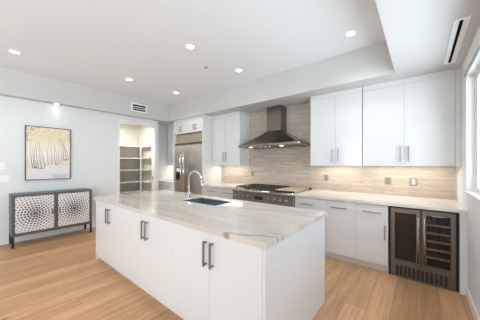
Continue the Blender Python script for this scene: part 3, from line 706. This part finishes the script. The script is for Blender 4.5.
# --- range hood
t = thing('range_hood', 'large stainless steel pyramid range hood with square chimney', 'range hood', (-2.30, 3.85, 1.70))
hcx = -2.30
def rect(hw, yf, yb, z): return [(hcx - hw, yf, z), (hcx + hw, yf, z), (hcx + hw, yb, z), (hcx - hw, yb, z)]
yb_ = YB - 0.014
rings = []
for k in range(11):
    u = k / 10; cu = u ** 0.88
    hw = 0.675 + (0.165 - 0.675) * cu; yf = 3.59 + (3.892 - 3.59) * cu; z = 1.803 + 0.269 * (u ** 1.1)
    rings.append(rect(hw, yf, yb_, z))
obj('canopy', MB().loft(rings), STEEL_D, t)
# rolled lip with rounded front corners
def lip(off, z):
    p = []; hw = 0.675 + off; yf = 3.59 - off; rr = 0.06
    for (cx, cy, a0) in ((hcx - hw + rr, yf + rr, PI), (hcx + hw - rr, yf + rr, 1.5 * PI)):
        for k in range(7): a = a0 + PI / 2 * k / 6; p.append((cx + rr * math.cos(a), cy + rr * math.sin(a), z))
    p += [(hcx + hw, yb_, z), (hcx - hw, yb_, z)]
    return p
obj('lip', MB().loft([lip(0.006, 1.742), lip(0.020, 1.747), lip(0.026, 1.766), lip(0.020, 1.786), lip(0.004, 1.8025)]), STEEL, t)
obj('chimney', bx(hcx - 0.165, hcx + 0.165, 3.892, yb_, 2.074, ZL - 0.001, 0.002), STEEL_D, t)
obj('filter_panel', bx(hcx - 0.60, hcx + 0.60, 3.66, yb_ - 0.05, 1.734, 1.741), STEEL_DK, t)
for kx in (-2.42, -2.32, -2.22): obj('knob', MB().lathe([(0, 0), (0.016, 0), (0.014, 0.022), (0, 0.022)], (kx, 3.615, 1.7415), (0, 0, -1), 14), CHROME, t)
for kx in (-2.68, -1.98):
    obj('hood_lamp', MB().lathe([(0, 0), (0.035, 0), (0.03, 0.008), (0, 0.008)], (kx, 3.63, 1.7415), (0, 0, -1), 16), emit('hood_lamp_lens', (1.0, 0.85, 0.62), 3.0), t)
    l = bpy.data.lights.new('hood_beam', 'SPOT'); l.energy = 7.0; l.spot_size = math.radians(120); l.spot_blend = 0.8; l.color = (1.0, 0.88, 0.72); l.shadow_soft_size = 0.03
    lo = bpy.data.objects.new('hood_beam', l); COL.objects.link(lo); lo.parent = t; lo.location = (kx + 2.30, 3.70 - 3.85, 1.722 - 1.70)

# --- wine cooler
t = thing('wine_cooler', 'stainless two-door wine and beverage cooler under the counter', 'wine cooler', (0.01, 3.8, 0))
cx0, cx1, cyf, cs = -0.309, 0.328, 3.345, 0.010
m_ = MB()   # cabinet shell, open at the front
m_.box(cx0, cx0 + 0.022, cyf + 0.03, BB, 0.0, 0.868); m_.box(cx1 - 0.022, cx1, cyf + 0.03, BB, 0.0, 0.868); m_.box(cx0 + 0.022, cx1 - 0.022, cyf + 0.03, BB, 0.845, 0.868)
m_.box(cx0 + 0.022, cx1 - 0.022, cyf + 0.03, BB, 0.0, 0.15); m_.box(cx0 + 0.022, cx1 - 0.022, BB - 0.03, BB, 0.15, 0.845); m_.box(cs - 0.02, cs + 0.02, cyf + 0.05, BB - 0.03, 0.15, 0.845)
obj('cabinet_shell', m_, BLACK, t)
def glassdoor(x0, x1, hx):
    m_ = MB(); f = 0.045; z0, z1 = 0.175, 0.858; y0, y1 = cyf - 0.012, cyf + 0.028
    m_.box(x0, x0 + f, y0, y1, z0, z1, 0.003); m_.box(x1 - f, x1, y0, y1, z0, z1, 0.003); m_.box(x0 + f, x1 - f, y0, y1, z0, z0 + f, 0.002); m_.box(x0 + f, x1 - f, y0, y1, z1 - f - 0.01, z1, 0.002)
    d = obj('door', m_, STEEL_C, t)
    obj('glass', bx(x0 + f, x1 - f, y0 + 0.012, y0 + 0.018, z0 + f, z1 - f - 0.01), TINT, d, label='dark tinted glass')
    m_ = MB(); m_.tube([(hx, y0 - 0.036, 0.235), (hx, y0 - 0.036, 0.775)], 0.0085, 10)
    for z in (0.27, 0.74): m_.tube([(hx, y0 - 0.036, z), (hx, y0, z)], 0.006, 8)
    obj('handle', m_, STEEL, d)
glassdoor(cx0 + 0.024, cs - 0.003, cs - 0.028); glassdoor(cs + 0.003, cx1 - 0.024, cs + 0.028)
for k in range(5):
    z = 0.30 + 0.094 * k
    s_ = obj('wine_rack', bx(cs + 0.025, cx1 - 0.026, cyf + 0.034, cyf + 0.052, z, z + 0.022, 0.003), SHELFWOOD, t, label='pale wooden wine rack front')
    m_ = MB()
    for j in range(5): m_.box(cs + 0.04 + j * 0.052, cs + 0.052 + j * 0.052, cyf + 0.053, BB - 0.06, z + 0.004, z + 0.010)
    obj('rack_rail', m_, BLACK, s_)
for k in range(3):
    obj('wire_shelf', bx(cx0 + 0.026, cs - 0.024, cyf + 0.05, BB - 0.06, 0.33 + 0.16 * k, 0.336 + 0.16 * k), BLACK, t)
obj('display', bx(cs + 0.10, cs + 0.20, cyf + 0.032, cyf + 0.046, 0.79, 0.80), BLUELED, t, label='small glowing blue display')
gp = obj('toe_grille', bx(cx0 + 0.024, cx1 - 0.024, cyf + 0.014, cyf + 0.029, 0.004, 0.168, 0.002), STEEL_C, t)
for k in range(12):
    x = cx0 + 0.075 + k * 0.0405
    obj('louver_slot', bx(x, x + 0.028, cyf + 0.011, cyf + 0.0135, 0.03, 0.145), BLACK, gp)

# --- outlets and switches
def outlet(x, z, label, kind='outlet', wide=0.075, m=PLATE_G):
    t = thing('wall_outlet' if kind == 'outlet' else 'wall_switch', label, kind, (x, YB - 0.013, z - 0.06), 'backsplash outlets and switches')
    y = YB - 0.0125
    p = obj('cover_plate', bx(x - wide / 2, x + wide / 2, y - 0.006, y, z - 0.058, z + 0.058, 0.002), m, t)
    if kind == 'outlet':
        for s in (-1, 1): obj('socket', bx(x - 0.017, x + 0.017, y - 0.008, y - 0.0062, z + s * 0.024 - 0.014, z + s * 0.024 + 0.014, 0.001), mat('socket_face', (0.22, 0.18, 0.15), 0.4), t)
    else: obj('rocker', bx(x - 0.018, x + 0.018, y - 0.009, y - 0.0062, z - 0.034, z + 0.034, 0.002), PLATE, t)
outlet(-3.005, 1.175, 'taupe outlet on the tile left of the range, under the left wall cabinet')
outlet(-1.335, 1.15, 'taupe outlet on the tile just right of the range top')
outlet(-0.388, 1.135, 'taupe outlet on the tile above the wine cooler, left of the white rocker switch', wide=0.09)
outlet(-0.074, 1.135, 'rocker switch with taupe plate and white paddle above the wine cooler', 'switch', wide=0.095)
for z, y0, y1, lb, kk in ((1.36, 0.20, 0.386, 'white switch plate on the left wall, upper of the two by the painting', 2), (1.145, 0.20, 0.435, 'white switch plate on the left wall, lower of the two by the painting', 3)):
    t = thing('wall_switch', lb, 'switch', (XL, (y0 + y1) / 2, z - 0.06), 'left wall switches')
    obj('cover_plate', bx(XL + 0.0005, XL + 0.007, y0, y1, z - 0.058, z + 0.058, 0.002), PLATE, t)
    for k in range(kk):
        yy = y0 + (k + 0.5) * (y1 - y0) / kk
        obj('rocker', bx(XL + 0.0072, XL + 0.011, yy - 0.017, yy + 0.017, z - 0.034, z + 0.034, 0.002), PLATE, t)

# --- console cabinet
kx0, kx1, ky0, ky1 = -5.58, -5.20, 0.42, 1.566
t = thing('console_cabinet', 'charcoal console cabinet with two white inlaid doors on slim legs', 'cabinet', (-5.39, 0.99, 0))
m_ = MB(); m_.box(kx0, kx1, ky0, ky1, 0.845, 0.882, 0.003); m_.box(kx0, kx1, ky0, ky0 + 0.04, 0.185, 0.845, 0.002); m_.box(kx0, kx1, ky1 - 0.04, ky1, 0.185, 0.845, 0.002)
m_.box(kx0, kx1, ky0 + 0.04, ky1 - 0.04, 0.185, 0.232, 0.002); m_.box(kx0, kx0 + 0.02, ky0 + 0.04, ky1 - 0.04, 0.232, 0.845); m_.box(kx0 + 0.02, kx1, 0.970, 1.022, 0.232, 0.845)
obj('frame', m_, CHAR, t)
o0 = ORG[t.name]
for (a, b_, hy) in ((0.463, 0.967, 0.945), (1.025, 1.523, 1.047)):
    d = obj('door', bx(kx1 - 0.026, kx1 - 0.006, a, b_, 0.235, 0.842, 0.001), inlay_mat('bone_inlay', (a + b_) / 2 - o0.y, 0.538 - o0.z), t, label='door with white concentric inlay pattern')
    obj('handle', bx(kx1 - 0.0055, kx1 + 0.006, hy - 0.012, hy + 0.012, 0.49, 0.585, 0.003), mat('antique_brass', (0.38, 0.32, 0.22), 0.35, 1.0), d)
for x in (kx0, kx1 - 0.032):
    for y in (ky0, ky1 - 0.032): obj('leg', bx(x, x + 0.032, y, y + 0.032, 0, 0.184, 0.002), BLACK, t)

# --- painting
py0, py1, pz0, pz1 = 0.622, 1.296, 1.10, 2.108
t = thing('framed_painting', 'framed autumn tree painting hanging above the charcoal console', 'painting', (XL + 0.0, (py0 + py1) / 2, pz0))
f = 0.012; fx0, fx1 = XL + 0.002, XL + 0.045; m_ = MB()
m_.box(fx0, fx1, py0, py0 + f, pz0, pz1, 0.002); m_.box(fx0, fx1, py1 - f, py1, pz0, pz1, 0.002); m_.box(fx0, fx1, py0 + f, py1 - f, pz0, pz0 + f, 0.002); m_.box(fx0, fx1, py0 + f, py1 - f, pz1 - f, pz1, 0.002)
obj('frame', m_, mat('bronze_frame', (0.10, 0.075, 0.055), 0.4, 0.5), t)
m_ = MB(); m_.box(fx0, XL + 0.034, py0 + f, py1 - f, pz0 + f, pz1 - f)
CX = XL + 0.0345
def stroke(pts, wd):
    t_ = bmesh.new(); L = []
    for i, (u, v) in enumerate(pts):
        yy = py0 + f + u * (py1 - py0 - 2 * f); zz = pz0 + f + v * (pz1 - pz0 - 2 * f); ww = wd[i] if isinstance(wd, (list, tuple)) else wd
        L.append((t_.verts.new((CX, yy - ww, zz)), t_.verts.new((CX, yy + ww, zz))))
    for a, b_ in zip(L, L[1:]): t_.faces.new((a[0], a[1], b_[1], b_[0]))
    m_.merge(t_)
U = lambda x, y: ((x - 25) / 215.0, 1 - (y - 32) / 262.0)
TR = [0.0065, 0.0045, 0.003, 0.0018, 0.001]
m_.mi = 1
for s in (((56, 238), (50, 205), (46, 175), (45, 140), (52, 105)), ((64, 240), (60, 205), (62, 170), (66, 130), (76, 95)), ((82, 241), (76, 205), (72, 170), (74, 135), (84, 100)),
          ((96, 241), (90, 205), (86, 170), (84, 135), (90, 90)), ((112, 234), (106, 205), (100, 175), (92, 140), (76, 110)), ((70, 240), (70, 215), (58, 185), (54, 150), (60, 120)),
          ((236, 190), (226, 160), (214, 130), (200, 100), (184, 66)), ((222, 194), (216, 165), (210, 135), (200, 100), (192, 80)), ((208, 200), (206, 170), (204, 140), (198, 110), (186, 86))):
    stroke([U(*p) for p in s], TR)
m_.mi = 2
for s in (((164, 222), (160, 190), (158, 160), (162, 130), (170, 90)), ((186, 214), (182, 185), (180, 155), (184, 125), (178, 80)), ((174, 222), (172, 190), (168, 160), (156, 125), (140, 90)),
          ((198, 206), (197, 175), (196, 145), (190, 110), (176, 76)), ((128, 222), (126, 190), (124, 160), (128, 125), (138, 96)), ((146, 222), (144, 195), (146, 165), (142, 130), (128, 100))):
    stroke([U(*p) for p in s], TR)
m_.mi = 1
for (x, y, l) in ((52, 236, 30), (80, 240, 34), (160, 222, 22), (205, 196, 30)):
    yy = [U(x, y), U(x + l, y - 2)]
    t_ = bmesh.new(); P = []
    for (u, v), dz in ((yy[0], 0.0), ((yy[0][0] * 0.5 + yy[1][0] * 0.5, yy[0][1] * 0.5 + yy[1][1] * 0.5), -0.012), (yy[1], 0.0), ((yy[0][0] * 0.5 + yy[1][0] * 0.5, yy[0][1] * 0.5 + yy[1][1] * 0.5), 0.012)):
        P.append(t_.verts.new((CX, py0 + f + u * (py1 - py0 - 2 * f), pz0 + f + v * (pz1 - pz0 - 2 * f) + dz)))
    t_.faces.new(P); m_.mi = 2 if l == 22 else 1; m_.merge(t_)
obj('canvas', m_, [canvas_mat(), mat('trunk_paint', (0.24, 0.21, 0.19), 0.6), mat('pale_trunk_paint', (0.42, 0.34, 0.24), 0.6)], t)
